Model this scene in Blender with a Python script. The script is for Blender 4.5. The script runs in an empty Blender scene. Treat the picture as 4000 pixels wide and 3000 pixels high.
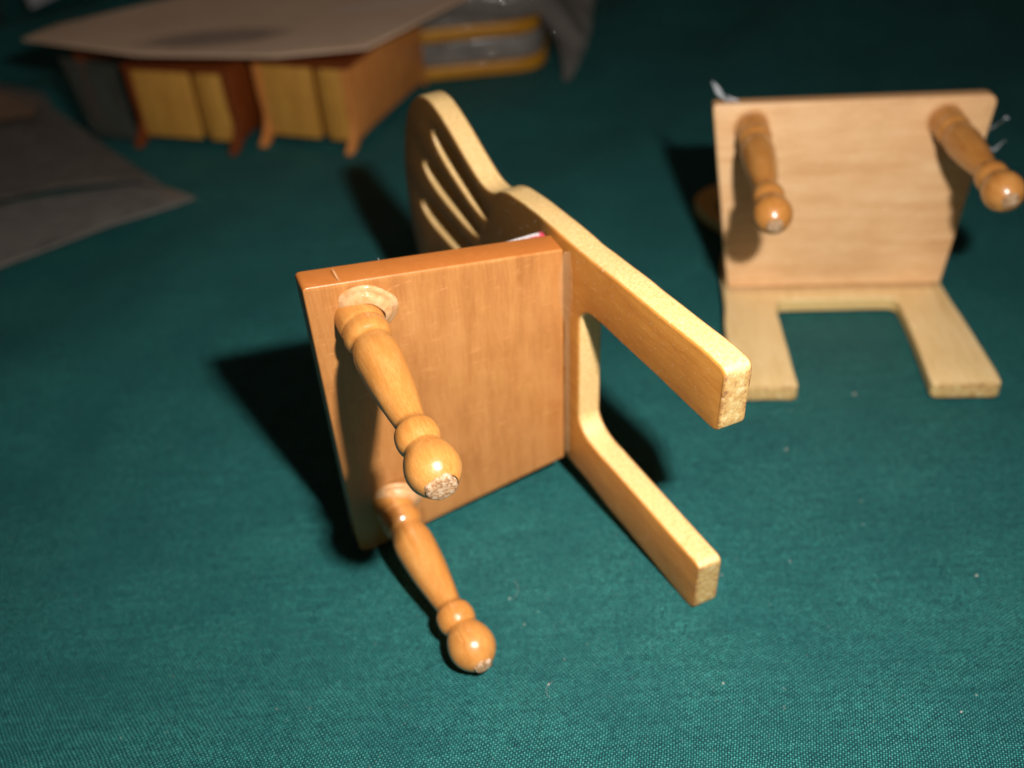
import bpy, bmesh, math, random
import mathutils, mathutils.geometry
from mathutils import Vector, Matrix, noise
random.seed(7)
S = 0.0007                      # metres per modelling unit (a seat is about 40 mm wide)
scene = bpy.context.scene
COL = scene.collection

# ------------------------------------------------------------------ camera, world, flash
cam = bpy.data.cameras.new('camera'); camo = bpy.data.objects.new('camera', cam); COL.objects.link(camo)
R = Matrix(((0.9969902818674893, 0.07752662679224721, 0.0),
            (-0.045922713197773274, 0.5905648248808675, -0.8056825007569579),
            (-0.06246184654922911, 0.8032576235253831, 0.5923476242663717)))
m = R.to_4x4(); m.translation = Vector((0, 0, 130 * S)); camo.matrix_world = m
cam.sensor_width = 36; cam.lens = 37.37; cam.clip_start = 0.002; cam.clip_end = 20
cam.dof.use_dof = True; cam.dof.focus_distance = 137 * S; cam.dof.aperture_fstop = 21.5
scene.camera = camo

world = bpy.data.worlds.new('World'); scene.world = world; world.use_nodes = True
bg = world.node_tree.nodes['Background']
bg.inputs[0].default_value = (1.0, 0.86, 0.7, 1); bg.inputs[1].default_value = 0.032

fl = bpy.data.lights.new('camera_flash', 'AREA'); flo = bpy.data.objects.new('camera_flash', fl); COL.objects.link(flo)
fl.shape = 'RECTANGLE'; fl.size = 9 * S; fl.size_y = 6 * S; fl.energy = 0.138; fl.spread = math.radians(113); fl.color = (1.0, 0.97, 0.93)
flp = Vector((37, 13, 156)) * S
flo.location = flp
flo.rotation_euler = (Vector((4, 132, 2)) * S - flp).to_track_quat('-Z', 'Y').to_euler()

scene.view_settings.view_transform = 'Standard'; scene.view_settings.look = 'None'
scene.view_settings.exposure = 0; scene.view_settings.gamma = 1
scene.render.engine = 'CYCLES'
scene.cycles.max_bounces = 8; scene.cycles.transparent_max_bounces = 12
scene.cycles.sample_clamp_indirect = 6

# ------------------------------------------------------------------ helpers
def tag(o, label=None, cat=None, group=None, kind=None):
    if label: o['label'] = label
    if cat: o['category'] = cat
    if group: o['group'] = group
    if kind: o['kind'] = kind
    return o

def link_mesh(name, me, mats, parent=None, loc=None, smooth=35):
    me.name = name
    o = bpy.data.objects.new(name, me); COL.objects.link(o)
    for mt in (mats if isinstance(mats, (list, tuple)) else [mats]): me.materials.append(mt)
    if smooth:
        for p in me.polygons: p.use_smooth = True
        me.set_sharp_from_angle(angle=math.radians(smooth))
    if parent: o.parent = parent
    if loc is not None: o.location = loc
    return o

def smooth_poly(pts, closed=True, n=6):
    """Catmull-Rom through the points; a point given with a third value 'c' is kept as a corner."""
    out = []; N = len(pts)
    for i in range(N):
        p0, p1, p2, p3 = (Vector(pts[(i + k) % N][:2]) for k in (-1, 0, 1, 2))
        c1 = len(pts[i]) > 2; c2 = len(pts[(i + 1) % N]) > 2
        if c1 and c2: out.append(p1[:]); continue
        if c1: p0 = p1 * 2 - p2
        if c2: p3 = p2 * 2 - p1
        l0, l1, l2 = (max((b - a).length, 1e-6) for a, b in ((p0, p1), (p1, p2), (p2, p3)))
        m1 = (p2 - p0) * (l1 / (l0 + l1)); m2 = (p3 - p1) * (l1 / (l1 + l2))       # tangents scaled to the spacing: no overshoot
        for k in range(n):
            t = k / n
            out.append((p1 * (2 * t ** 3 - 3 * t * t + 1) + m1 * (t ** 3 - 2 * t * t + t) + p2 * (3 * t * t - 2 * t ** 3) + m2 * (t ** 3 - t * t))[:])
    return out

def round_poly(pts, n=5):
    """pts: (x, y, radius) with each corner rounded."""
    out = []; N = len(pts)
    for i in range(N):
        a = Vector(pts[i - 1][:2]); b = Vector(pts[i][:2]); c = Vector(pts[(i + 1) % N][:2]); r = pts[i][2]
        if r <= 0: out.append(b[:]); continue
        u = (a - b).normalized(); v = (c - b).normalized()
        ang = u.angle(v); d = min(r / math.tan(ang / 2), (a - b).length * .49, (c - b).length * .49)
        p, q = b + u * d, b + v * d
        for k in range(n + 1):
            t = k / n
            out.append((p * (1 - t) ** 2 + b * 2 * t * (1 - t) + q * t * t)[:])
    return out

def in_poly(p, poly):
    x, y = p; c = False; j = len(poly) - 1
    for i in range(len(poly)):
        xi, yi = poly[i]; xj, yj = poly[j]
        if (yi > y) != (yj > y) and x < (xj - xi) * (y - yi) / (yj - yi) + xi: c = not c
        j = i
    return c

def plate(outline, holes, thick, bevel, fn, bres=2, cell=0):
    """Board cut from a 2-D outline with holes; runs from depth 0 to thick, edges rounded by bevel;
    fn maps (a, b, depth) to a point in units; cell > 0 adds interior points on a grid."""
    loops = []
    for i, lp in enumerate([outline] + list(holes)):
        q = [Vector(p[:2]) for p in lp]
        q = [p for k, p in enumerate(q) if (p - q[k - 1]).length > 1e-4]
        area = sum(q[k - 1].x * q[k].y - q[k].x * q[k - 1].y for k in range(len(q)))
        if (area > 0) != (i == 0): q.reverse()                     # outline ccw, holes cw: the inside lies to the left
        loops.append(q)
    def offset(q, d):
        out = []
        for k in range(len(q)):
            e1 = (q[k] - q[k - 1]).normalized(); e2 = (q[(k + 1) % len(q)] - q[k]).normalized()
            n1 = Vector((-e1.y, e1.x)); n2 = Vector((-e2.y, e2.x)); m_ = n1 + n2
            m_ = m_ / max(.35, m_.dot(n1)) if m_.length > 1e-6 else n1
            out.append(q[k] + m_ * d)
        return out
    nb = bres + 1
    prof = [(bevel * (1 - math.sin(math.pi / 2 * k / nb)), bevel * (1 - math.cos(math.pi / 2 * k / nb))) for k in range(nb + 1)]
    prof = [(ins, dep) for ins, dep in prof] + [(ins, thick - dep) for ins, dep in reversed(prof)]
    bm = bmesh.new()
    first = []; last = []
    for q in loops:
        rings = []
        for ins, dep in prof:
            rings.append([(p, bm.verts.new(Vector(fn(p.x, p.y, dep)) * S)) for p in offset(q, ins)])
        for r1, r2 in zip(rings, rings[1:]):
            n = len(r1)
            for k in range(n): bm.faces.new((r1[k][1], r1[(k + 1) % n][1], r2[(k + 1) % n][1], r2[k][1]))
        first.append(rings[0]); last.append(rings[-1])
    for cap, dep in ((first, 0), (last, thick)):
        pts = []; vs = []; edges = []
        for r in cap:
            s0 = len(pts)
            for k, (p, v) in enumerate(r): pts.append(p.copy()); vs.append(v); edges.append((s0 + k, s0 + (k + 1) % len(r)))
        polys = [[tuple(p) for p, v in r] for r in cap]
        nfix = len(pts)
        if cell:
            xs = [p.x for p in pts]; ys = [p.y for p in pts]
            for i in range(int((max(xs) - min(xs)) / cell)):
                for j in range(int((max(ys) - min(ys)) / cell)):
                    p = Vector((min(xs) + (i + .5) * cell, min(ys) + (j + .5) * cell))
                    if in_poly(p, polys[0]) and not any(in_poly(p, h) for h in polys[1:]) and min((p - o_).length for o_ in pts[:nfix]) > cell * .4: pts.append(p)
        vo, eo, fo_, ov, oe, of = mathutils.geometry.delaunay_2d_cdt(pts, edges, [], 0, 1e-6)
        mp = []
        for i, p in enumerate(vo):
            src = [k for k in ov[i] if k < nfix]
            mp.append(vs[src[0]] if src else bm.verts.new(Vector(fn(p.x, p.y, dep)) * S))
        for f in fo_:
            c = sum((vo[i] for i in f), Vector((0, 0))) / len(f)
            if in_poly(c, polys[0]) and not any(in_poly(c, h) for h in polys[1:]):
                try: bm.faces.new([mp[i] for i in f])
                except ValueError: pass
    for v in [v for v in bm.verts if not v.link_faces]: bm.verts.remove(v)
    bmesh.ops.recalc_face_normals(bm, faces=bm.faces)
    me = bpy.data.meshes.new('board'); bm.to_mesh(me); bm.free()
    return me

def lathe(profile, start, end, seg=40, wob=0.0, seed=0):
    """Turned piece: profile of (t, r) along the axis from start towards end, in units."""
    a = Vector(start); u = (Vector(end) - a).normalized()
    x = u.orthogonal().normalized(); y = u.cross(x)
    bm = bmesh.new(); rings = []
    for (t, r) in profile:
        if r <= 1e-5:
            rings.append([bm.verts.new((a + u * t) * S)]); continue
        ring = []
        for k in range(seg):
            an = 2 * math.pi * k / seg
            d = x * math.cos(an) + y * math.sin(an)
            rr = r * (1 + wob * noise.noise(d * 1.7 + Vector((t * .25, seed, 0))))
            ring.append(bm.verts.new((a + u * t + d * rr) * S))
        rings.append(ring)
    for p, q in zip(rings, rings[1:]):
        if len(p) == 1:
            for k in range(len(q)): bm.faces.new((p[0], q[k], q[(k + 1) % len(q)]))
        elif len(q) == 1:
            for k in range(len(p)): bm.faces.new((p[k], q[0], p[(k + 1) % len(p)]))
        else:
            for k in range(seg): bm.faces.new((p[k], q[k], q[(k + 1) % seg], p[(k + 1) % seg]))
    bmesh.ops.recalc_face_normals(bm, faces=bm.faces)
    me = bpy.data.meshes.new('turned'); bm.to_mesh(me); bm.free()
    return me

def cr(pts, n=5):
    """Open Catmull-Rom for lathe profiles."""
    out = []
    P = [Vector(p) for p in pts]
    for i in range(len(P) - 1):
        p1, p2 = P[i], P[i + 1]; p0 = P[i - 1] if i else p1; p3 = P[i + 2] if i + 2 < len(P) else p2
        for k in range(n):
            t = k / n
            q = 0.5 * ((2 * p1) + (p2 - p0) * t + (2 * p0 - 5 * p1 + 4 * p2 - p3) * t * t + (3 * p1 - p0 - 3 * p2 + p3) * t ** 3)
            out.append((q.x, max(q.y, 0)))
    out.append(P[-1][:]); return out

def grid_mesh(nu, nv, fn):
    vs = []; fs = []
    for j in range(nv + 1):
        for i in range(nu + 1): vs.append(tuple(Vector(fn(i / nu, j / nv)) * S))
    for j in range(nv):
        for i in range(nu):
            a = j * (nu + 1) + i; fs.append((a, a + 1, a + nu + 2, a + nu + 1))
    me = bpy.data.meshes.new('sheet'); me.from_pydata(vs, [], fs); me.update()
    return me

# ------------------------------------------------------------------ materials
class NT:
    def __init__(s, name):
        s.m = bpy.data.materials.new(name); s.m.use_nodes = True; s.t = s.m.node_tree
        s.b = s.t.nodes['Principled BSDF']; s.out = s.t.nodes['Material Output']
    def n(s, typ, **kw):
        nd = s.t.nodes.new(typ)
        for k, v in kw.items():
            if k.startswith('i_'):
                key = k[2:]; key = int(key) if key.isdigit() else key.replace('_', ' ')
                s.put(nd.inputs[key], v)
            else: setattr(nd, k, v)
        return nd
    def put(s, sock, v):
        if isinstance(v, bpy.types.NodeSocket): s.t.links.new(v, sock)
        else:
            if isinstance(v, (tuple, list)) and len(v) == 3 and sock.type == 'RGBA': v = (*v, 1)
            sock.default_value = v
    def math(s, op, a, b=0.0, c=0.0, clamp=False):
        nd = s.n('ShaderNodeMath', operation=op, use_clamp=clamp)
        s.put(nd.inputs[0], a); s.put(nd.inputs[1], b); s.put(nd.inputs[2], c); return nd.outputs[0]
    def coords(s, scale=(1, 1, 1), rot=(0, 0, 0), loc=(0, 0, 0)):
        tc = s.n('ShaderNodeTexCoord')
        vm = s.n('ShaderNodeVectorMath', operation='SCALE'); s.put(vm.inputs[0], tc.outputs['Object']); s.put(vm.inputs['Scale'], 1 / S)
        mp = s.n('ShaderNodeMapping'); s.put(mp.inputs['Vector'], vm.outputs[0])
        mp.inputs['Scale'].default_value = scale; mp.inputs['Rotation'].default_value = rot; mp.inputs['Location'].default_value = loc
        return mp.outputs[0]
    def noise(s, vec, scale=1, detail=3, rough=.5, dist=0):
        nd = s.n('ShaderNodeTexNoise'); s.put(nd.inputs['Vector'], vec)
        nd.inputs['Scale'].default_value = scale; nd.inputs['Detail'].default_value = detail
        nd.inputs['Roughness'].default_value = rough; nd.inputs['Distortion'].default_value = dist
        return nd.outputs[0]
    def ramp(s, f, stops):
        nd = s.n('ShaderNodeValToRGB'); s.put(nd.inputs[0], f); el = nd.color_ramp.elements
        while len(el) < len(stops): el.new(.5)
        for e, (p, c) in zip(el, stops): e.position = p; e.color = (*c, 1) if len(c) == 3 else c
        return nd.outputs[0]
    def mapr(s, f, a, b, c=0.0, d=1.0):
        nd = s.n('ShaderNodeMapRange'); s.put(nd.inputs[0], f)
        for k, v in enumerate((a, b, c, d)): nd.inputs[k + 1].default_value = v
        return nd.outputs[0]
    def mix(s, f, a, b, mode='MIX'):
        nd = s.n('ShaderNodeMix', data_type='RGBA', blend_type=mode)
        s.put(nd.inputs[0], f); s.put(nd.inputs[6], a); s.put(nd.inputs[7], b); return nd.outputs[2]
    def xyz(s, vec):
        nd = s.n('ShaderNodeSeparateXYZ'); s.put(nd.inputs[0], vec); return nd.outputs
    def bump(s, h, strength=1, dist=0.05, normal=None):
        nd = s.n('ShaderNodeBump'); s.put(nd.inputs['Height'], h); s.put(nd.inputs['Strength'], strength)
        nd.inputs['Distance'].default_value = dist * S
        if normal: s.put(nd.inputs['Normal'], normal)
        return nd.outputs[0]
    def bs(s, **kw):
        for k, v in kw.items(): s.put(s.b.inputs[k.replace('_', ' ')], v)
        return s.m

def wood(name, light, mid, dark, grain='x', rough=.42, coat=.0, gscale=1.0, blotch=.5, extra=None, spec=.5, fleck=.5, bumpd=.05):
    t = NT(name)
    st = {'x': (.09, 1, 1), 'y': (1, .09, 1), 'z': (1, 1, .09)}[grain]
    v = t.coords(tuple(c * gscale for c in st)); iso = t.coords()
    g1 = t.noise(v, .55, 4, .6, .6); g2 = t.noise(v, 4.2, 3, .6); bl = t.noise(iso, .11, 3, .55)
    f = t.math('ADD', t.math('MULTIPLY', g1, 1 - blotch * .6), t.math('MULTIPLY', bl, blotch * .6))
    col = t.ramp(f, [(.3, dark), (.5, mid), (.7, light)])
    col = t.mix(.24, col, t.ramp(g2, [(.35, dark), (.65, light)]))
    # short pale flecks lying along the fibres
    st2 = {'x': (2.4, .33, 1.4), 'y': (2.2, .35, 1.4), 'z': (1.4, 2.2, .35)}[grain]
    fv = t.noise(t.coords(st2), .8, 3, .7, .3)
    fm = t.mapr(fv, .60, .68, 0, fleck)
    col = t.mix(fm, col, tuple(min(1, c * 1.25 + .03) for c in light))
    # tiny dark pores
    pr = t.mapr(t.noise(t.coords(tuple(c * 3 for c in st2)), 1.6, 2, .6), .30, .38, .6, 0)
    col = t.mix(pr, col, dark)
    fine = t.noise(iso, 9, 3, .7)
    h = t.math('ADD', t.math('MULTIPLY', g2, .6), t.math('MULTIPLY', fine, .5))
    nrm = t.bump(h, .5, bumpd)
    t.bs(Base_Color=col, Roughness=t.mapr(fine, .3, .7, rough - .1, rough + .12), Normal=nrm)
    t.b.inputs['Specular IOR Level'].default_value = spec
    t.b.inputs['Coat Weight'].default_value = coat; t.b.inputs['Coat Roughness'].default_value = .16
    if extra: extra(t, col, h, iso)
    return t.m

def edge_stain(c2, amt):
    def extra(t, col, h, iso):
        g = t.n('ShaderNodeNewGeometry'); vt = t.n('ShaderNodeVectorTransform', vector_type='NORMAL', convert_from='WORLD', convert_to='OBJECT')
        t.put(vt.inputs[0], g.outputs['True Normal'])
        nz = t.math('ABSOLUTE', t.xyz(vt.outputs[0])[2])
        t.bs(Base_Color=t.mix(t.mapr(nz, .25, .5, amt, 0), col, c2))
    return extra
SEAT1 = wood('honey_maple', (.60, .272, .085), (.50, .200, .055), (.36, .126, .030), 'x', .34, .14, .7, .62, edge_stain((.42, .115, .018), .75), fleck=.42)
SEAT2 = wood('pale_pink_maple', (.96, .63, .34), (.84, .49, .235), (.66, .32, .12), 'x', .45, .04, .7, .6, edge_stain((.55, .24, .09), .5), fleck=.25)

def turned_extra(t, col, h, iso):
    # colour pools in the grooves and along one side, varnish sits glossy and slightly orange-peeled
    z = t.xyz(iso)[2]
    p = t.noise(iso, .35, 3, .6)
    col2 = t.mix(t.mapr(p, .4, .7, 0, .5), col, (.52, .20, .035))
    peel = t.noise(iso, 3.2, 2, .5)
    t.bs(Base_Color=col2, Normal=t.bump(t.math('ADD', peel, t.math('MULTIPLY', h, .6)), .35, .08))
TURN = wood('varnished_turned_wood', (.66, .315, .088), (.55, .222, .05), (.40, .13, .02), 'z', .3, .5, 1.0, .5, turned_extra, fleck=.2)

def endgrain(name, tint):
    t = NT(name); iso = t.coords()
    n1 = t.noise(iso, 1.5, 5, .8); n2 = t.noise(iso, 7, 3, .7)
    col = t.ramp(n1, [(.38, (.26, .10, .035)), (.50, tint), (.68, (.90, .74, .58))])
    t.bs(Base_Color=col, Roughness=.38, Normal=t.bump(t.math('ADD', n1, t.math('MULTIPLY', n2, .5)), .9, .55))
    return t.m
TIP = endgrain('raw_sawn_tip', (.66, .37, .17))

def board_wood(name, D, dl, tp, L, light, mid, dark, edge, upper):
    def extra(t, col, h, iso):
        x, y, z = t.xyz(iso)
        depth = t.math('SUBTRACT', t.math('ADD', y, t.math('MULTIPLY', z, dl)), D)          # 0 on the front face, tp on the back
        n = t.noise(iso, .55, 4, .7); n3 = t.noise(iso, 2.3, 4, .75)
        wob = t.math('MULTIPLY', t.math('SUBTRACT', n, .5), 2.4)
        # scorched, stained rim along the sawn edge next to the back face
        rim = t.mapr(t.math('ADD', depth, wob), tp - .95, tp - .35, 0, .9)
        rim = t.math('MULTIPLY', rim, t.mapr(n3, .35, .6, .25, 1))
        rim = t.math('MULTIPLY', rim, t.mapr(depth, tp * .5, tp * .7, 0, 1))
        col = t.mix(t.mapr(z, 3, 8, 0, .95), col, upper)  # tone painted in above the seat; on the near board it stands in for shade
        c = t.mix(rim, col, (.34, .12, .025))
        # sawn edge is paler and mealy, the faces are varnished darker
        mid_e = t.math('MULTIPLY', t.mapr(depth, .12, .45), t.mapr(depth, tp - .45, tp - .12, 1, 0))
        c = t.mix(mid_e, c, t.mix(t.mapr(n3, .34, .58, .75, 0), edge, (.60, .32, .075)))
        # foot ends: mealy end grain with brown flecks
        foot = t.mapr(z, -L + .35, -L + .02, 0, 1)
        eb = t.math('SUBTRACT', t.noise(iso, .95, 5, .8), t.math('MULTIPLY', t.math('POWER', t.math('ABSOLUTE', t.math('SUBTRACT', t.math('DIVIDE', depth, tp / 2), 1)), 3), .13))
        ec = t.ramp(eb, [(.30, (.24, .09, .035)), (.42, (.60, .32, .10)), (.54, (.68, .47, .17)), (.70, (.9, .76, .5))])
        c = t.mix(t.math('MULTIPLY', foot, .9), c, ec)
        # the odd bright speck of dust caught in the varnish
        sp = t.mapr(t.noise(iso, 3.6, 1, .4), .735, .775, 0, .9)
        c = t.mix(sp, c, (.9, .82, .7))
        hh = t.math('ADD', t.math('MULTIPLY', h, .5), t.math('ADD', t.math('MULTIPLY', n3, t.math('MULTIPLY', mid_e, 1.6)),
                    t.math('MULTIPLY', t.noise(iso, 4.5, 4, .8), t.math('MULTIPLY', foot, 4.5))))
        t.bs(Base_Color=c, Normal=t.bump(hh, .6, .12))
        t.put(t.b.inputs['Roughness'], t.mapr(n3, .3, .7, .34, .52))
    return wood(name, light, mid, dark, 'z', .42, .08, 1.0, .5, extra, fleck=.25)

def glue_mat():
    t = NT('hot_glue'); iso = t.coords()
    n = t.noise(iso, .8, 4, .6)
    t.bs(Base_Color=t.ramp(n, [(.35, (.62, .30, .115)), (.65, (.78, .46, .23))]), Roughness=.14, Normal=t.bump(n, .4, .35))
    t.b.inputs['Transmission Weight'].default_value = .08; t.b.inputs['IOR'].default_value = 1.48
    t.b.inputs['Subsurface Weight'].default_value = .25; t.b.inputs['Subsurface Radius'].default_value = (1, .7, .5); t.b.inputs['Subsurface Scale'].default_value = 1.2 * S
    return t.m
GLUE = glue_mat()

def clear_glue():
    t = NT('clear_glue_thread'); iso = t.coords()
    t.bs(Base_Color=(.85, .87, .9), Roughness=.12, Normal=t.bump(t.noise(iso, 1.2, 3), .6, .5))
    t.b.inputs['Transmission Weight'].default_value = .6
    t.b.inputs['IOR'].default_value = 1.48
    return t.m
THREAD = clear_glue()
def amber_bead():
    t = NT('amber_glue'); iso = t.coords(); n = t.noise(iso, .9, 4, .6)
    t.bs(Base_Color=(.80, .50, .25), Roughness=.14, Normal=t.bump(n, .4, .3))
    tr = t.n('ShaderNodeBsdfTransparent', i_0=(.99, .96, .9, 1)); mx = t.n('ShaderNodeMixShader', i_0=.2)
    t.put(mx.inputs[1], tr.outputs[0]); t.put(mx.inputs[2], t.b.outputs[0]); t.put(t.out.inputs[0], mx.outputs[0])
    return t.m
BEADG = amber_bead()

def cloth_mat():
    t = NT('teal_cotton'); 
    warp = t.noise(t.coords(), .06, 3, .5)
    v0 = t.coords((1, 1, 1), (0, 0, math.radians(14)))
    # threads wander a little
    wn = t.n('ShaderNodeTexNoise'); t.put(wn.inputs['Vector'], v0); wn.inputs['Scale'].default_value = .22; wn.inputs['Detail'].default_value = 2
    off = t.n('ShaderNodeVectorMath', operation='MULTIPLY_ADD'); t.put(off.inputs[0], wn.outputs[1]); off.inputs[1].default_value = (.7, .7, 0); t.put(off.inputs[2], v0)
    x, y, z = t.xyz(off.outputs[0])
    P = .365
    u = t.math('MULTIPLY', x, math.pi / P); w = t.math('MULTIPLY', y, math.pi / P * 1.08)
    su, sw = t.math('SINE', u), t.math('SINE', w)
    par = t.math('MULTIPLY', su, sw)                                     # which thread lies on top
    over = t.math('ABSOLUTE', par)                                       # thread crowns
    irr = t.noise(v0, 1.4, 3, .7); fib = t.noise(v0, 7, 2, .7); slub = t.noise(t.coords((.05, 1, 1), (0, 0, math.radians(14))), 1.6, 3, .7)
    h = t.math('ADD', t.math('MULTIPLY', over, .7), t.math('ADD', t.math('MULTIPLY', par, .22), t.math('MULTIPLY', fib, .45)))
    sp = t.noise(v0, 3.1, 2, .8)
    base = t.ramp(t.math('ADD', t.math('MULTIPLY', h, .56), t.math('ADD', t.math('MULTIPLY', irr, .22), t.math('ADD', t.math('MULTIPLY', slub, .16), t.math('ADD', t.math('MULTIPLY', t.math('SUBTRACT', sp, .5), .5), t.math('MULTIPLY', t.math('SUBTRACT', t.noise(v0, .75, 2, .6), .5), .13))))),
                  [(.33, (.0022, .016, .024)), (.50, (.0065, .082, .078)), (.68, (.032, .30, .26)), (.85, (.16, .50, .44))])
    base = t.mix(t.mapr(warp, .35, .65, 0, .32), base, (.003, .055, .062))
    dust = t.mapr(t.noise(t.coords(), 2.3, 1, .3), .775, .80, 0, .35)
    base = t.mix(dust, base, (.35, .36, .3))
    t.bs(Base_Color=base, Roughness=.62, Normal=t.bump(h, .85, .16))
    t.b.inputs['Specular IOR Level'].default_value = .18
    t.b.inputs['Sheen Weight'].default_value = .03; t.b.inputs['Sheen Roughness'].default_value = .4
    t.b.inputs['Sheen Tint'].default_value = (.3, .8, .8, 1)
    return t.m
CLOTH = cloth_mat()

def plain(name, c1, c2, rough=.6, scale=.15, bump=.3, coat=0, stretch=(1, 1, 1)):
    t = NT(name); v = t.coords(stretch); n = t.noise(v, scale, 4, .6); n2 = t.noise(v, scale * 12, 3, .6)
    c = t.mix(.2, t.ramp(n, [(.3, c1), (.7, c2)]), t.ramp(n2, [(.3, c1), (.7, c2)]))
    t.bs(Base_Color=c, Roughness=rough, Normal=t.bump(t.math('ADD', n, t.math('MULTIPLY', n2, .2)), bump, .4))
    t.b.inputs['Coat Weight'].default_value = coat
    return t.m

def film(name, tint, dens, rough=.25):
    t = NT(name); iso = t.coords()
    n = t.noise(iso, .12, 4, .6, .8)
    t.bs(Base_Color=tint, Roughness=rough, Normal=t.bump(n, .3, 2))
    tr = t.n('ShaderNodeBsdfTransparent'); mx = t.n('ShaderNodeMixShader')
    t.put(mx.inputs[0], t.mapr(n, .3, .7, dens * .75, min(1, dens * 1.25))); t.put(mx.inputs[1], tr.outputs[0]); t.put(mx.inputs[2], t.b.outputs[0])
    t.put(t.out.inputs[0], mx.outputs[0])
    return t.m

# ------------------------------------------------------------------ the cloth
def cloth_h(x, y):
    d = max(0.0, math.hypot(x - 15, (y - 150) * .8) - 95)
    k = min(1.0, d / 130)
    n = noise.noise(Vector((x * .011 + 3, y * .011, 0))) * 7 + noise.noise(Vector((x * .02 - y * .02, x * .006 + y * .006, 5))) * 4.5
    small = noise.noise(Vector((x * .030, y * .026, 9))) * .5
    q = (x * .80 - y * .60); dd = min(1.0, max(0.0, (math.hypot(x - 5, y - 170) - 85) / 90))
    band = (math.sin(q * .085 + 1.2 * noise.noise(Vector((x * .012, y * .012, 2)))) * (.5 + .5 * math.sin(q * .031 + 1))) * 5.2 * dd
    # pressed flat where the packages lie
    f = min(1.0, max(.12, (min(math.hypot(x + 70, (y - 325) * 1.3), math.hypot(x - 2, (y - 370) * 1.3)) - 45) / 50))
    return f * (k * (n - 1.5) + band * (y > 0)) + small * (.6 + k * f) - .38
def cloth_fn(a, b):
    x = -420 + 840 * a; y = -140 + 900 * b
    return (x, y, cloth_h(x, y))
me = grid_mesh(210, 225, cloth_fn)
tag(link_mesh('tablecloth_ground', me, CLOTH, smooth=180), kind='structure')

# ------------------------------------------------------------------ chairs
def root_at(name, Rk, c):
    o = bpy.data.objects.new(name, None); COL.objects.link(o); o.empty_display_size = .01
    Mx = Matrix(Rk).to_4x4(); Mx.translation = Vector((c[0], c[1], 0)) * S
    o.matrix_world = Mx
    off = Matrix(Rk).transposed() @ Vector((0, 0, c[2] * S))
    return o, off

LEG = [(-1.2, 3.3), (0, 3.4), (1.5, 3.38), (2.6, 3.3), (3.1, 3.13), (3.7, 3.24), (4.6, 3.36), (5.4, 3.2), (6.0, 2.86), (6.4, 2.76), (6.9, 2.88), (8.0, 3.15), (9.4, 3.3),
       (12, 3.22), (15.5, 2.96), (19, 2.5), (21.5, 2.13), (22.3, 2.1), (22.9, 2.35), (23.6, 2.8), (24.6, 2.98), (25.5, 2.93), (26.3, 2.66), (26.75, 2.52), (27.2, 2.7),
       (28.2, 3.2), (29.4, 3.55), (30.5, 3.63), (31.6, 3.4), (32.6, 2.85), (33.3, 2.2), (33.75, 1.6), (34.0, 1.1)]

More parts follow.
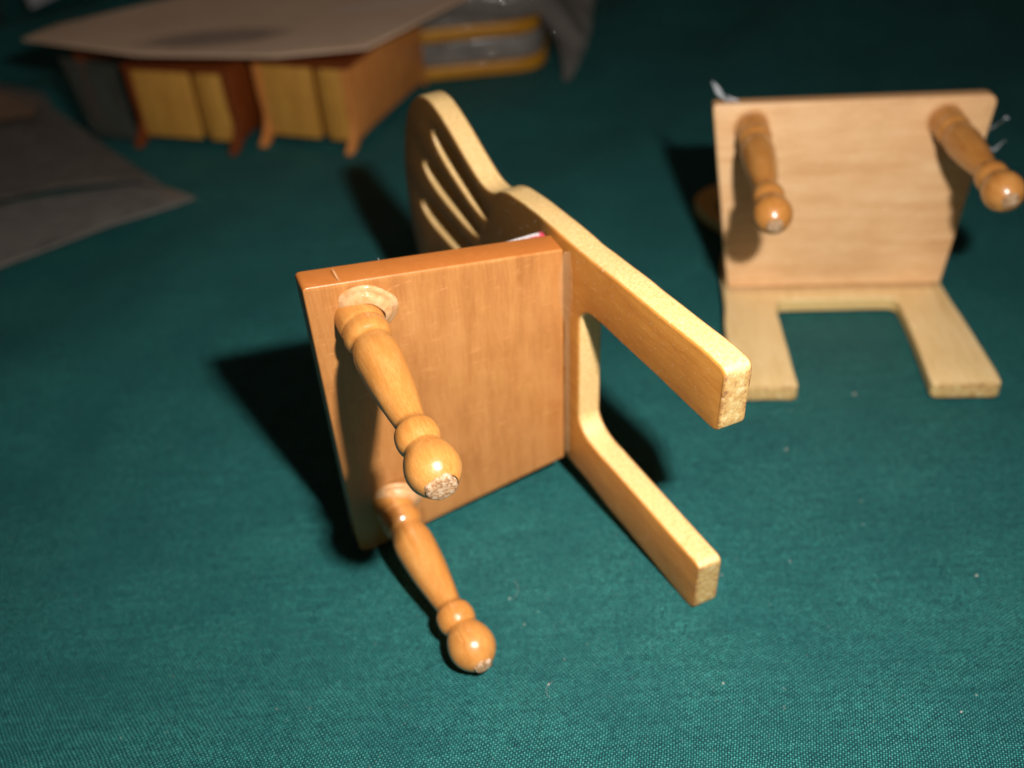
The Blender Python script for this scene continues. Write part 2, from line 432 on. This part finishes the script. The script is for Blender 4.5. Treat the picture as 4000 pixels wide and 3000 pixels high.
def make_chair(label, Rk, c, p, seat_mat, board_mat):
    root, off = root_at('dollhouse_chair', Rk, c)
    tag(root, label, 'miniature chair', 'wooden dollhouse chairs lying on the cloth')
    W, Wb, D, T, tp, L = p['W'] / 2, p['Wb'] / 2, p['D'], p['T'], p['tp'], p['L']
    dl = p['del']; rc = p['rc']
    # seat: trapezoid, rounded corners
    ol = round_poly([(-W, 0, rc[0]), (W, 0, rc[1]), (Wb + .3, D - .9, .5), (-Wb - .3, D - .9, .5)])
    me = plate(ol, [], T, .3, lambda a, b, d: (a, b, d))
    seat = link_mesh('seat', me, seat_mat, root, off)
    # back board: rear legs, seat rail, shoulders, balloon back, five slots
    ci, cb = p['ci'], p['cb']; fi, fo = p['fi'], p['fo']
    half = [(fi, -L + 1.15), (fi + .34, -L + .34), (fi + 1.15, -L), (fi + 3, -L), (fo - 3, -L), (fo - 1.3, -L), (fo - .38, -L + .38), (fo, -L + 1.3), (fo, -30), (25.2, -22), (24.6, -12), (23.9, -4), (23.7, 3), (23.4, 9), (22.9, 14), (22.2, 18), (21.2, 20.8),
            (19.8, 22.6), (19.1, 24.6), (19.3, 27.2), (20.4, 30.2), (22.3, 34), (24.4, 38), (25.9, 41.8), (26.5, 45), (25.7, 48.4), (23.6, 51.4), (20.2, 54), (15.4, 56.2), (10.4, 57.8), (5.2, 58.6)]
    fil = p['fil']
    inner = [(fi, -L + 2.4), (ci + .15, -cb - 10), (ci, -cb - fil * 1.6), (ci - fil * .28, -cb - fil * .62), (ci - fil * .95, -cb - .12), (ci - fil * 1.8, -cb)]
    path = [(x, z) for x, z in half] + [(0, 58.8)] + [(-x, z) for x, z in reversed(half)] + [(-x, z) for x, z in inner] + [(x, z) for x, z in reversed(inner)]
    ol = smooth_poly(path, n=4)
    def slot(bx, bz, tx, tz, w):
        b = Vector((bx, bz)); t = Vector((tx, tz)); u = (t - b); Ln = u.length; u /= Ln; v = Vector((u.y, -u.x)); pts = []
        prof = [(0, 0), (.06, .5), (.2, .82), (.45, 1), (.7, 1), (.88, .78), (.97, .42), (1, 0)]
        for s, k in prof: pts.append(b + u * Ln * s + v * w / 2 * k)
        for s, k in reversed(prof[1:-1]): pts.append(b + u * Ln * s - v * w / 2 * k)
        return smooth_poly([q[:] for q in pts], n=3)
    holes = []
    for s in (1, -1):
        holes.append(slot(s * 13.0, 25.2, s * 20.6, 44.6, 5.4)); holes.append(slot(s * 7.8, 28.6, s * 11.4, 49.8, 5.4))
    holes.append(slot(0.3, 29.5, 0.9, 52.6, 5.4))
    def wobble(a, b, d):
        k = .12 * noise.noise(Vector((a * .35, b * .35, d * .5))) + .14 * noise.noise(Vector((a * .12, b * .12, 3)))
        return (a + k, D + d - b * dl, b + k)
    me = plate(ol, holes, tp, .42, wobble, 3)
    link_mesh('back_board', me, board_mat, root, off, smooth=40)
    # turned front legs with a sawn tip and a ring of glue
    for i, (b, t) in enumerate(p['legs']):
        b3 = (b[0], b[1], 0); t3 = (t[0], t[1], -t[2]); ax = (Vector(t3) - Vector(b3)); k = ax.length / 30.3
        cut = p['cut'][i]
        pr = [(q * k if q > 0 else q, r) for q, r in cr(LEG, 4) if q <= cut]; r0 = pr[-1][1]
        leg = link_mesh('leg', lathe(pr, b3, t3, 44, .012, i * 3 + b[0]), TURN, root, off, smooth=60)
        e = pr[-1][0]; u = ax.normalized(); s = Vector(b3) + u * (e - .05)
        tip = lathe([(-.3, r0 * 1.0), (0, r0 * 1.02), (.3, r0 * .95), (.5, r0 * .8), (.58, r0 * .4), (.54, 0)], s, s + u, 28, .2, i + 5)
        link_mesh('sawn_tip', tip, TIP, leg, (0, 0, 0), smooth=50)
        gx, gy, gr = p['glue'][i]
        gb = Vector((b[0] + gx, b[1] + gy, .05)); gt = gb + Vector((-gx * .25, -gy * .25, -1))
        prof = [(-.1, gr), (.18, gr * .99), (.42, gr * .93), (.52, gr * .86), (.62, gr * .83), (1.0, gr * .80), (1.35, gr * .72), (1.6, gr * .60)]
        link_mesh('glue_collar', lathe(cr(prof, 3), gb, gt, 36, .06, i * 7 + 2), GLUE if gr > 4 else BEADG, root, off, smooth=70)
    return root, off

LIGHTW, MIDW, DARKW = (.66, .29, .055), (.56, .22, .035), (.42, .14, .02)
B1 = board_wood('yellow_plywood', 39.8714, .1192, 4.2039, 35.86, LIGHTW, MIDW, DARKW, (.84, .565, .25), (.15, .06, .009))  # last colour: shade on the face above the seat, put into the wood
B2 = board_wood('straw_plywood', 42.66, .0478, 3.2824, 35.93, (.92, .68, .36), (.84, .58, .27), (.70, .45, .17), (.84, .60, .26), (.95, .40, .03))

R1 = ((0.01829, 0.93477, -0.35477), (-0.12721, 0.35413, 0.92651), (0.99171, 0.02818, 0.12539)); C1 = (-27.699, 127.569, 28.5)
R2 = ((0.99439, -0.0042, 0.10574), (-0.10581, -0.05039, 0.99311), (0.00116, -0.99872, -0.05055)); C2 = (72.385, 200.672, 45.833)
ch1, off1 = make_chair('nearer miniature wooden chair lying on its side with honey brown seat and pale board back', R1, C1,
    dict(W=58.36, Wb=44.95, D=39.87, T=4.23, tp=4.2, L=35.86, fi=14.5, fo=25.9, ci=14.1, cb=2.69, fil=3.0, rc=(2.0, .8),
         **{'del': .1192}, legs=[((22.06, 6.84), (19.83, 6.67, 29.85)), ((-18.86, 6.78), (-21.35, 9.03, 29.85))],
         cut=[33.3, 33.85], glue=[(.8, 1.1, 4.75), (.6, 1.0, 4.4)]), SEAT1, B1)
ch2, off2 = make_chair('farther miniature wooden chair tipped onto its back with pinkish pale seat, at right', R2, C2,
    dict(W=55.77, Wb=45.3, D=42.66, T=3.6, tp=3.28, L=35.93, fi=12.7, fo=25.7, ci=13.05, cb=3.85, fil=1.6, rc=(.9, 2.0),
         **{'del': .0478}, legs=[((18.37, 4.97), (20.46, 7.0, 30.43)), ((-19.76, 4.96), (-19.55, 10.16, 30.43))],
         cut=[33.85, 33.85], glue=[(-.3, -.3, 3.75), (-.3, -.3, 3.75)]), SEAT2, B2)

# cloth pad glued to the top of the seat, its cut edge shows above the seat beside the back board
def pad_mat():
    t = NT('frayed_pad'); iso = t.coords(); x, y, z = t.xyz(iso)
    n = t.noise(iso, 1.6, 4, .7)
    f = t.math('MAXIMUM', t.mapr(t.math('ADD', z, t.math('MULTIPLY', t.math('SUBTRACT', n, .5), 1.6)), 4.5, 4.9, 1, 0), t.mapr(y, 37.0, 37.6))
    c = t.mix(f, t.ramp(n, [(.35, (.55, .42, .42)), (.6, (.8, .74, .72))]), (.5, .03, .06))
    t.bs(Base_Color=c, Roughness=.85, Normal=t.bump(n, .8, .5)); return t.m
ol = round_poly([(-22.4, 12, 1.5), (22.9, 12, 1.5), (22.7, 38.2, .6), (-22.4, 38.2, .6)])
me = plate(ol, [], 1.55, .4, lambda a, b, d: (a + .35 * noise.noise(Vector((a, b, 0)) * .9), b, 4.2 + d * (1 + .3 * noise.noise(Vector((b * .5, a * .3, 0))))))
link_mesh('seat_pad', me, pad_mat(), ch1, off1)

# bead of glue where the seat meets the back board
def bead(parent, off, D, z0, wl, x0, x1, hgt, name='glue_bead'):
    def fn(a, b):
        x = x0 + (x1 - x0) * a; k = wl(a); an = b * math.pi / 2
        r = k * (1 + .22 * noise.noise(Vector((x * .5, b * 2, 1))))
        return (x, D - .9 - r * .75 * (1 - math.sin(an)) + .95, -hgt * r * (1 - math.cos(an)) + .03)
    def fn2(a, b):
        x, y, z = fn(a, b)
        # concave fillet from the seat face to the board face
        k = wl(a) * (1 + .2 * noise.noise(Vector((x * .45, 2, 1)))); t = b
        py = D - .25 - k * (1 - t) ** 1.6; pz = -.02 - hgt * k * t ** 1.6
        return (x, py + .2 * t, pz)
    return link_mesh(name, grid_mesh(60, 8, fn2), BEADG, parent, off, smooth=180)
bead(ch1, off1, 39.87, 0, lambda a: .55 + 1.0 * max(0, math.sin(min(1, a * 3.2) * math.pi)) * (a < .33) + .08 * math.sin(a * 30), 22.3, -21.5, 1.0)
bead(ch2, off2, 42.66, 0, lambda a: .5 + .1 * math.sin(a * 17), 22, -22, 1.0)

# stringy glue threads: tubes along random walks
def thread(pts, r, seg=6):
    bm = bmesh.new(); prev = None
    P = [Vector(p) for p in pts]
    for i, p in enumerate(P):
        d = (P[min(i + 1, len(P) - 1)] - P[max(i - 1, 0)]).normalized(); x = d.orthogonal().normalized(); y = d.cross(x)
        rr = r[i] if isinstance(r, (list, tuple)) else r
        ring = [bm.verts.new((p + (x * math.cos(6.2832 * k / seg) + y * math.sin(6.2832 * k / seg)) * rr) * S) for k in range(seg)]
        if prev:
            for k in range(seg): bm.faces.new((prev[k], ring[k], ring[(k + 1) % seg], prev[(k + 1) % seg]))
        else: bm.faces.new(ring)
        prev = ring
    bm.faces.new(list(reversed(prev)))
    bmesh.ops.recalc_face_normals(bm, faces=bm.faces)
    me = bpy.data.meshes.new('thread'); bm.to_mesh(me); bm.free(); return me
link_mesh('glue_thread', thread([(-24.5, 0, 1), (-25.6, -.8, 1.4), (-26.6, -2.0, 2.2), (-27.2, -3.0, 3.0), (-28.0, -3.8, 3.2)], [.2, .3, .7, .45, .1], 10), THREAD, ch2, off2, smooth=180)
link_mesh('glue_thread', thread([(-22.5, .2, 1), (-23.2, -.5, 1.3), (-24.3, -.6, 1.5), (-25, -1.4, 1.8)], [.1, .3, .4, .12], 8), THREAD, ch2, off2, smooth=180)
link_mesh('glue_thread', thread([(26.4, 8, 1), (27.6, 6.8, 0), (28.9, 5.2, -1), (29.5, 4.2, -1.2), (30.1, 4.6, -1.5)], [.05, .14, .08, .28, .06], 8), THREAD, ch2, off2, smooth=180)
link_mesh('glue_thread', thread([(22.6, 8.3, -5.5), (25, 8.4, -6.2), (26.6, 8.9, -6.5), (27.6, 7.6, -6.2), (28.6, 7.2, -6.0)], [.04, .1, .2, .08, .04], 8), THREAD, ch2, off2, smooth=180)
link_mesh('glue_drip', thread([(27.6, 5.3, 1.1), (28.3, 5.2, .7), (28.9, 5.1, 1.3), (29.25, 5.0, 2.4)], [.16, .26, .22, .1], 10), BEADG, ch1, off1, smooth=180)
for k, (yy, ln) in enumerate([(12, .3)]):
    w = 29.2 - yy * .168
    link_mesh('fibre', thread([(w - .3, yy, 4.0), (w + ln * .5, yy + .05, 4.3), (w + ln, yy - .05, 4.2)], [.05, .04, .02], 5), THREAD, ch1, off1, smooth=180)

# ------------------------------------------------------------------ lint and specks on the cloth
lint = bmesh.new()
def speck(x, y, r, flat=.5):
    mtx = Matrix.Translation(Vector((x, y, cloth_h(x, y) + r * .5)) * S) @ Matrix.Rotation(random.random() * 6, 4, 'Z') @ Matrix.Diagonal((r * S, r * S * random.uniform(.5, .9), r * S * flat, 1))
    bmesh.ops.create_icosphere(lint, subdivisions=1, radius=1, matrix=mtx)
for x, y, r in [(43.5, 122.1, .2), (27.6, 98.7, .26), (63.2, 93.8, .16), (60, 91.2, .22), (59.2, 134.8, .16), (57.8, 129.1, .18), (67.2, 164.8, .4), (2, 101.1, .25), (71.9, 115.8, .25),
                (28.5, 126.8, .4), (31.8, 120.1, .2), (-3.1, 118.6, .25), (-1, 113, .2), (50, 150, .3)]: speck(x, y, r)
for i in range(24):
    speck(random.uniform(-90, 95), random.uniform(75, 260), random.choice([.07, .09, .12, .16]))
bmesh.ops.transform(lint, matrix=Matrix.Identity(4), verts=lint.verts)
me = bpy.data.meshes.new('lint'); lint.to_mesh(me); lint.free()
tag(link_mesh('lint_specks', me, plain('lint', (.28, .25, .2), (.52, .49, .44), .5), smooth=180), 'pale specks of lint and dust scattered over the green cloth', 'lint', kind='stuff')
hb = []
for (x, y, a, L) in [(2, 98.6, 2.2, 4), (-2.5, 118.5, .9, 5)]:
    pts = []; k = random.uniform(-.35, .35)
    for i in range(9):
        pts.append((x, y, cloth_h(x, y) + .14)); x += math.cos(a) * L / 9; y += math.sin(a) * L / 9; a += k
    hb.append(thread(pts, .022, 4))
bm = bmesh.new()
for h in hb: bm.from_mesh(h)
me = bpy.data.meshes.new('hairs'); bm.to_mesh(me); bm.free()
tag(link_mesh('lint_fibres', me, plain('fibre', (.25, .3, .28), (.5, .5, .44), .5), smooth=180), 'fine curled fibres lying on the green cloth', 'lint', kind='stuff')

# ------------------------------------------------------------------ background: furniture in bags
YEL = wood('yellow_ply_far', (.72, .37, .07), (.60, .28, .045), (.46, .19, .03), 'z', .5, gscale=.7)
RED = wood('red_brown_wood', (.27, .058, .009), (.19, .038, .006), (.11, .02, .004), 'z', .4, .2)
END = wood('warm_brown_panel', (.80, .32, .08), (.68, .23, .05), (.54, .16, .03), 'z', .45, .1, blotch=.8)
ORG = plain('orange_edge', (.44, .17, .008), (.56, .25, .015), .4, .2, .3, .2)
GREY = film('clear_box_plastic', (.27, .235, .205), .75, .12)
FILM = film('clear_bag_film', (.26, .22, .19), .36, .13)
FILMD = film('dusty_bag_film', (.22, .18, .155), .5, .16)

def box_me(x0, x1, y0, y1, z0, z1, bev=.5):
    return plate(round_poly([(x0, y0, .6), (x1, y0, .6), (x1, y1, .6), (x0, y1, .6)], 2), [], z1 - z0, min(bev, (z1 - z0) * .3), lambda a, b, d: (a, b, z0 + d), 1)

def cabinet(label, ox, oy, rot, width, h, right_mat, depth=46, foot=4.5, left_mat=None):
    root = bpy.data.objects.new('dollhouse_cabinet', None); COL.objects.link(root)
    root.location = Vector((ox, oy, cloth_h(ox, oy) + .2)) * S; root.rotation_euler = (0, 0, math.radians(rot)); root.empty_display_size = .01
    tag(root, label, 'miniature cabinet', 'miniature cabinets under the cardboard')
    # front: a wide board, a recessed strip, a narrow board, all yellow
    w = width; z0 = foot * .55
    link_mesh('front_board', box_me(2.3, w * .60, -.7, 1.8, z0, h, .3), YEL, root)
    link_mesh('front_board', box_me(w * .70, w - 2.6, -.7, 1.8, z0, h, .3), YEL, root)
    link_mesh('rail', box_me(w * .602, w * .698, 2.2, 4.4, z0, h, .3), YEL, root)
    # side panels cut with a splayed foot that kicks forward
    prof = smooth_poly([(-1.2, h, 'c'), (-1.0, h * .6), (-.4, h * .32), (-2.2, foot * .9), (-5.6, .8), (-5.2, 0), (-2.0, .2), (2.5, z0), (depth * .5, z0 + .4), (depth - 4, z0), (depth - .5, 0), (depth + .6, .2), (depth, foot), (depth, h, 'c')], n=4)
    for x0, mt in ((0, left_mat or RED), (w - 2.5, right_mat)):
        me = plate(prof, [], 2.2, .4, lambda a, b, d, x0=x0: (x0 + d, a, b), 1)
        link_mesh('side_panel', me, mt, root)
    link_mesh('back_panel', box_me(3.3, w - 3.5, depth - 3, depth - .8, z0, h, .3), YEL, root)
    link_mesh('top_board', box_me(-.6, w + .6, -1.6, depth + .6, h + .05, h + 1.6, .4), RED, root)
    return root
cabinet('left of two yellow-fronted miniature cabinets under the brown cardboard, dark red side', -110, 322, -20, 36, 23.8, RED)
cabinet('right of two yellow-fronted miniature cabinets, with broad orange-brown end panel', -69.7, 315.0, -22, 32, 24.8, END, 52, 4.5, END)
# red rail and dark drawer body of a third piece peeping out at the left
r3 = bpy.data.objects.new('dollhouse_stool', None); COL.objects.link(r3); r3.location = Vector((-131, 339, .3)) * S; r3.rotation_euler = (0, 0, math.radians(-22)); r3.empty_display_size = .01
tag(r3, 'dark red miniature stool frame half hidden at the left end of the cabinets', 'miniature stool')
link_mesh('rail', box_me(0, 19, 0, 3, 22, 25.5, .4), RED, r3)
for xx in (0, 16): link_mesh('leg', box_me(xx, xx + 3, 22, 25, 0, 21.9, .4), RED, r3)
link_mesh('leg', box_me(.2, 2.8, .2, 2.8, 0, 21.9, .4), RED, r3)
link_mesh('seat', box_me(-.5, 19.5, -.5, 26, 25.6, 27, .4), RED, r3)

# cardboard header lying on top
def card_mat():
    t = NT('brown_cardboard'); iso = t.coords(); x, y, z = t.xyz(iso)
    n = t.noise(iso, .05, 4, .6); n2 = t.noise(t.coords((.3, 1.5, 1)), .5, 4, .7)
    c = t.mix(.3, t.ramp(n, [(.3, (.66, .42, .27)), (.7, (.78, .51, .34))]), t.ramp(n2, [(.3, (.60, .37, .24)), (.7, (.82, .56, .38))]))
    # an old grey smudge and a faint pale mark
    def blob(cx, cy, rx, ry, ang):
        ca, sa = math.cos(ang), math.sin(ang)
        dx = t.math('SUBTRACT', x, cx); dy = t.math('SUBTRACT', y, cy)
        u = t.math('DIVIDE', t.math('ADD', t.math('MULTIPLY', dx, ca), t.math('MULTIPLY', dy, sa)), rx)
        v = t.math('DIVIDE', t.math('SUBTRACT', t.math('MULTIPLY', dy, ca), t.math('MULTIPLY', dx, sa)), ry)
        d = t.math('ADD', t.math('MULTIPLY', u, u), t.math('MULTIPLY', v, v))
        return t.mapr(t.math('ADD', d, t.math('MULTIPLY', n2, .6)), .7, 1.5, 1, 0)
    c = t.mix(t.math('MULTIPLY', blob(-81, 323, 24, 8, -.02), .68), c, (.17, .12, .10))
    c = t.mix(t.math('MULTIPLY', blob(-30, 343, 20, 5, .1), .4), c, (.75, .62, .56))
    t.bs(Base_Color=c, Roughness=.6, Normal=t.bump(n2, .3, .5)); return t.m
co = [(-143.6, 336.8, 'c'), (-102, 313.6, 'c'), (-60, 302.6, 'c'), (-33.8, 303.2, 'c'), (-4.2, 344.8, 'c'), (14, 385, 'c'), (-10, 408, 'c'), (-70, 388, 'c'), (-101, 369.2, 'c'), (-137, 348.8, 'c')]
me = plate([q[:2] for q in co], [], .7, .15, lambda a, b, d: (a, b, 29.2 + d), 1, 6)
bm = bmesh.new(); bm.from_mesh(me)
for v in bm.verts:
    x, y = v.co.x / S, v.co.y / S
    v.co.z += S * (.35 * noise.noise(Vector((x * .02, y * .03, 1))) + max(0, (y - 345)) * .02)
bm.to_mesh(me); bm.free()
tag(link_mesh('cardboard_sheet', me, card_mat(), smooth=50), 'brown cardboard sheet resting across the tops of the cabinets', 'cardboard sheet')

# two stacked trays with orange edges beside the cabinets
def tray(label, z0, ox, oy, rot, w, dpt):
    root = bpy.data.objects.new('orange_edged_tray', None); COL.objects.link(root); root.location = Vector((ox, oy, z0)) * S; root.rotation_euler = (0, 0, math.radians(rot)); root.empty_display_size = .01
    tag(root, label, 'tray', 'stacked orange edged trays')
    ol = round_poly([(0, 0, 1), (w, 0, 13), (w + 7, dpt, 8), (0, dpt, 1)], 8)
    link_mesh('orange_rim', plate(ol, [], 4.6, .8, lambda a, b, d: (a, b, d), 2), ORG, root)
    ol = round_poly([(.6, 1.0, 1), (w - .6, 1.0, 12.5), (w + 6.2, dpt - .6, 8), (.6, dpt - .6, 1)], 8)
    link_mesh('grey_body', plate(ol, [], 7.6, .6, lambda a, b, d: (a, b, 4.62 + d), 2), GREY, root)
    return root
tray('lower orange-edged grey tray resting on the cloth beside the cabinets', .2, -26, 353, 3, 46, 44)
tray('upper orange-edged grey tray stacked on the lower one', 12.6, -26, 354, 4, 45, 44)

# plastic bags
def bag(name, label, poly_fn, nu, nv, mat, cat='plastic bag'):
    me = grid_mesh(nu, nv, poly_fn)
    # give the film thickness
    bm = bmesh.new(); bm.from_mesh(me); bmesh.ops.recalc_face_normals(bm, faces=bm.faces)
    bmesh.ops.solidify(bm, geom=bm.faces[:], thickness=.15 * S); bm.to_mesh(me); bm.free()
    return tag(link_mesh(name, me, mat, smooth=180), label, cat)
def lerp2(A, B, t): return tuple(a + (b - a) * t for a, b in zip(A, B))
def quad(P, a, b): return lerp2(lerp2(P[0], P[1], a), lerp2(P[3], P[2], a), b)
def crumple(x, y, amp, sc=.06, seed=0):
    p = Vector((x * sc, y * sc, seed)); r = 1 - abs(noise.noise(p)) * 2; r2 = 1 - abs(noise.noise(p * 2.3)) * 2
    return amp * (r + .4 * r2)
def right_bag(a, b):
    # over the trays, then falling to the cloth in a pointed corner
    x, y, _ = quad([(-20, 352, 0), (31, 352, 0), (44, 420, 0), (-20, 420, 0)], a, b)
    edge = 24 + (y - 352) * .12
    z = 27.5 if x < edge - 6 else 27.5 - (x - edge + 6) * 1.35
    z = max(z, 1.2) + crumple(x, y, 1.6, .07, 3) + 1.2
    if b < .001: z -= 9
    return (x, y, z)
rb = bag('plastic_bag', 'crumpled clear plastic bag draped over the orange-edged trays', right_bag, 40, 40, FILM)
def tip_fn(a, b):
    P0, P1, P2, P3 = (24.6, 341, .8), (27.5, 343, .8), (43, 384, 17), (19, 372, 20)
    x, y, z = quad([P0, P1, P2, P3], a, b)
    return (x + 1.6 * math.sin(b * 5), y, z + crumple(x, y, 1.4, .1, 8) * min(1, b * 4) + .5)
o = link_mesh('bag_corner', grid_mesh(16, 24, tip_fn), FILMD, None, smooth=180); o.parent = rb
def left_flap(a, b):
    x, y, z = quad([(-126, 326, .8), (-111, 320, .8), (-113, 323, 24), (-133, 333, 25)], a, b)
    return (x, y, z + .5 * noise.noise(Vector((x * .1, y * .1, z * .1))))
flap = bag('plastic_flap', 'greyish clear plastic flap standing at the left end of the cabinets', left_flap, 12, 14, film('smoky_film', (.10, .095, .075), .45, .16))

# left packet: flat grey bag with a folded lower strip
PK = film('grey_packet_film', (.155, .128, .108), .8, .3)
PK2 = film('grey_packet_fold', (.215, .19, .165), .85, .3)
pk = bpy.data.objects.new('plastic_packet', None); COL.objects.link(pk); pk.location = Vector((-140, 300, 0)) * S; pk.empty_display_size = .01
tag(pk, 'flat grey plastic packet with a folded lower strip, at the left edge of the picture', 'plastic packet')
def pk_fn(P, z0, seed):
    def f(a, b):
        x, y, z = quad(P, a, b)
        return (x + 140, y - 300, z + z0 + .8 * noise.noise(Vector((x * .05, y * .05, seed))) + max(0, cloth_h(x, y) + .6))
    return f
def packet_part(name, outline, z0, seed, mat, thick=.6, bulge=0):
    me = plate(outline, [], thick, .12, lambda a, b, d: (a, b, d), 1, 6)
    bm = bmesh.new(); bm.from_mesh(me)
    for v in bm.verts:
        x, y = v.co.x / S, v.co.y / S
        v.co.z += S * (z0 + max(0, cloth_h(x, y)) + .9 * noise.noise(Vector((x * .04, y * .04, seed))))
        v.co -= Vector((-140, 300, 0)) * S
    bm.to_mesh(me); bm.free()
    return link_mesh(name, me, mat, pk, smooth=60)
packet_part('pouch', [(-215, 385), (-176, 379), (-154, 364), (-146, 349), (-118, 311), (-94, 281), (-104, 287), (-125, 285.5), (-143, 281), (-190, 268), (-230, 300)], 2.2, 1, PK)
packet_part('folded_strip', [(-190, 266), (-142, 280), (-123, 284.2), (-104, 286), (-92.5, 281.5), (-84, 274), (-90, 270), (-105, 261), (-128, 242), (-165, 212), (-205, 235)], 1.0, 4, PK2)
link_mesh('printed_label', grid_mesh(8, 6, pk_fn([(-196, 330, 0), (-150, 340, 0), (-152, 356, 0), (-190, 366, 0)], 4.2, 2)), plain('orange_print', (.15, .125, .105), (.28, .13, .05), .5, .08, .2), pk, smooth=180)

# far corner: white paper pad and a black case behind it
me = plate([(0, 0), (42, 110), (-50, 107)], [], 1.2, .2, lambda a, b, d: (a, b, d), 1)
pp = link_mesh('folded_paper', me, plain('white_paper', (.62, .62, .64), (.7, .7, .72), .7), smooth=40)
pp.location = Vector((-189.5, 463, 4.5)) * S
tag(pp, 'folded white paper lying at the far left corner of the cloth', 'paper')
bc = bpy.data.objects.new('black_case', None); COL.objects.link(bc); bc.location = Vector((-198, 452, .5)) * S; bc.rotation_euler = (0, 0, math.radians(205)); bc.empty_display_size = .01
tag(bc, 'black case standing beside the white paper at the far left corner', 'case')
BLK = plain('black_plastic', (.006, .006, .007), (.012, .012, .013), .6)
link_mesh('body', box_me(0, 110, -70, 0, 0, 16, 2), BLK, bc); link_mesh('lid', box_me(-.5, 110.5, -70.5, .5, 16.1, 20, 1.2), BLK, bc)

# added mirror discs by the film, turned to throw back the flash as glints
GL = NT('glint_mirror'); GL.bs(Base_Color=(.75, .72, .68), Roughness=.03); GL.b.inputs['Metallic'].default_value = 1.0; GL = GL.m
def glint_disc(x, y, z, r, parent=None):
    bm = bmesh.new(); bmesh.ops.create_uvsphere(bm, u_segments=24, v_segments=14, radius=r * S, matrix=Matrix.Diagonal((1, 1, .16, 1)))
    me = bpy.data.meshes.new('glint_disc'); bm.to_mesh(me); bm.free()
    o = link_mesh('film_glint_disc', me, GL, parent, Vector((x, y, z)) * S, smooth=180)
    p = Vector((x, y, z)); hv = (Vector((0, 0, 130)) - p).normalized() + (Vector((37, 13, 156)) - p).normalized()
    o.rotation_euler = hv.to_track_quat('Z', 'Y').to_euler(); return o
GLM = GL
for cx, cy, yy, r, par in [(1090, 3, 348, .9, rb), (1067, 122, 348, .55, rb), (1197, 75, 346, .5, rb), (1045, 10, 348, .3, rb), (303, 119, 307, .28, None)]:
    # each added disc is set and flattened to make one round glint
    d = R @ Vector(((cx * 1.8083 - 2000) / 4152.0, -(cy * 1.8083 - 1500) / 4152.0, -1)); k = yy / d.y
    glint_disc(d.x * k, d.y * k, 130 + d.z * k, r, par or flap)
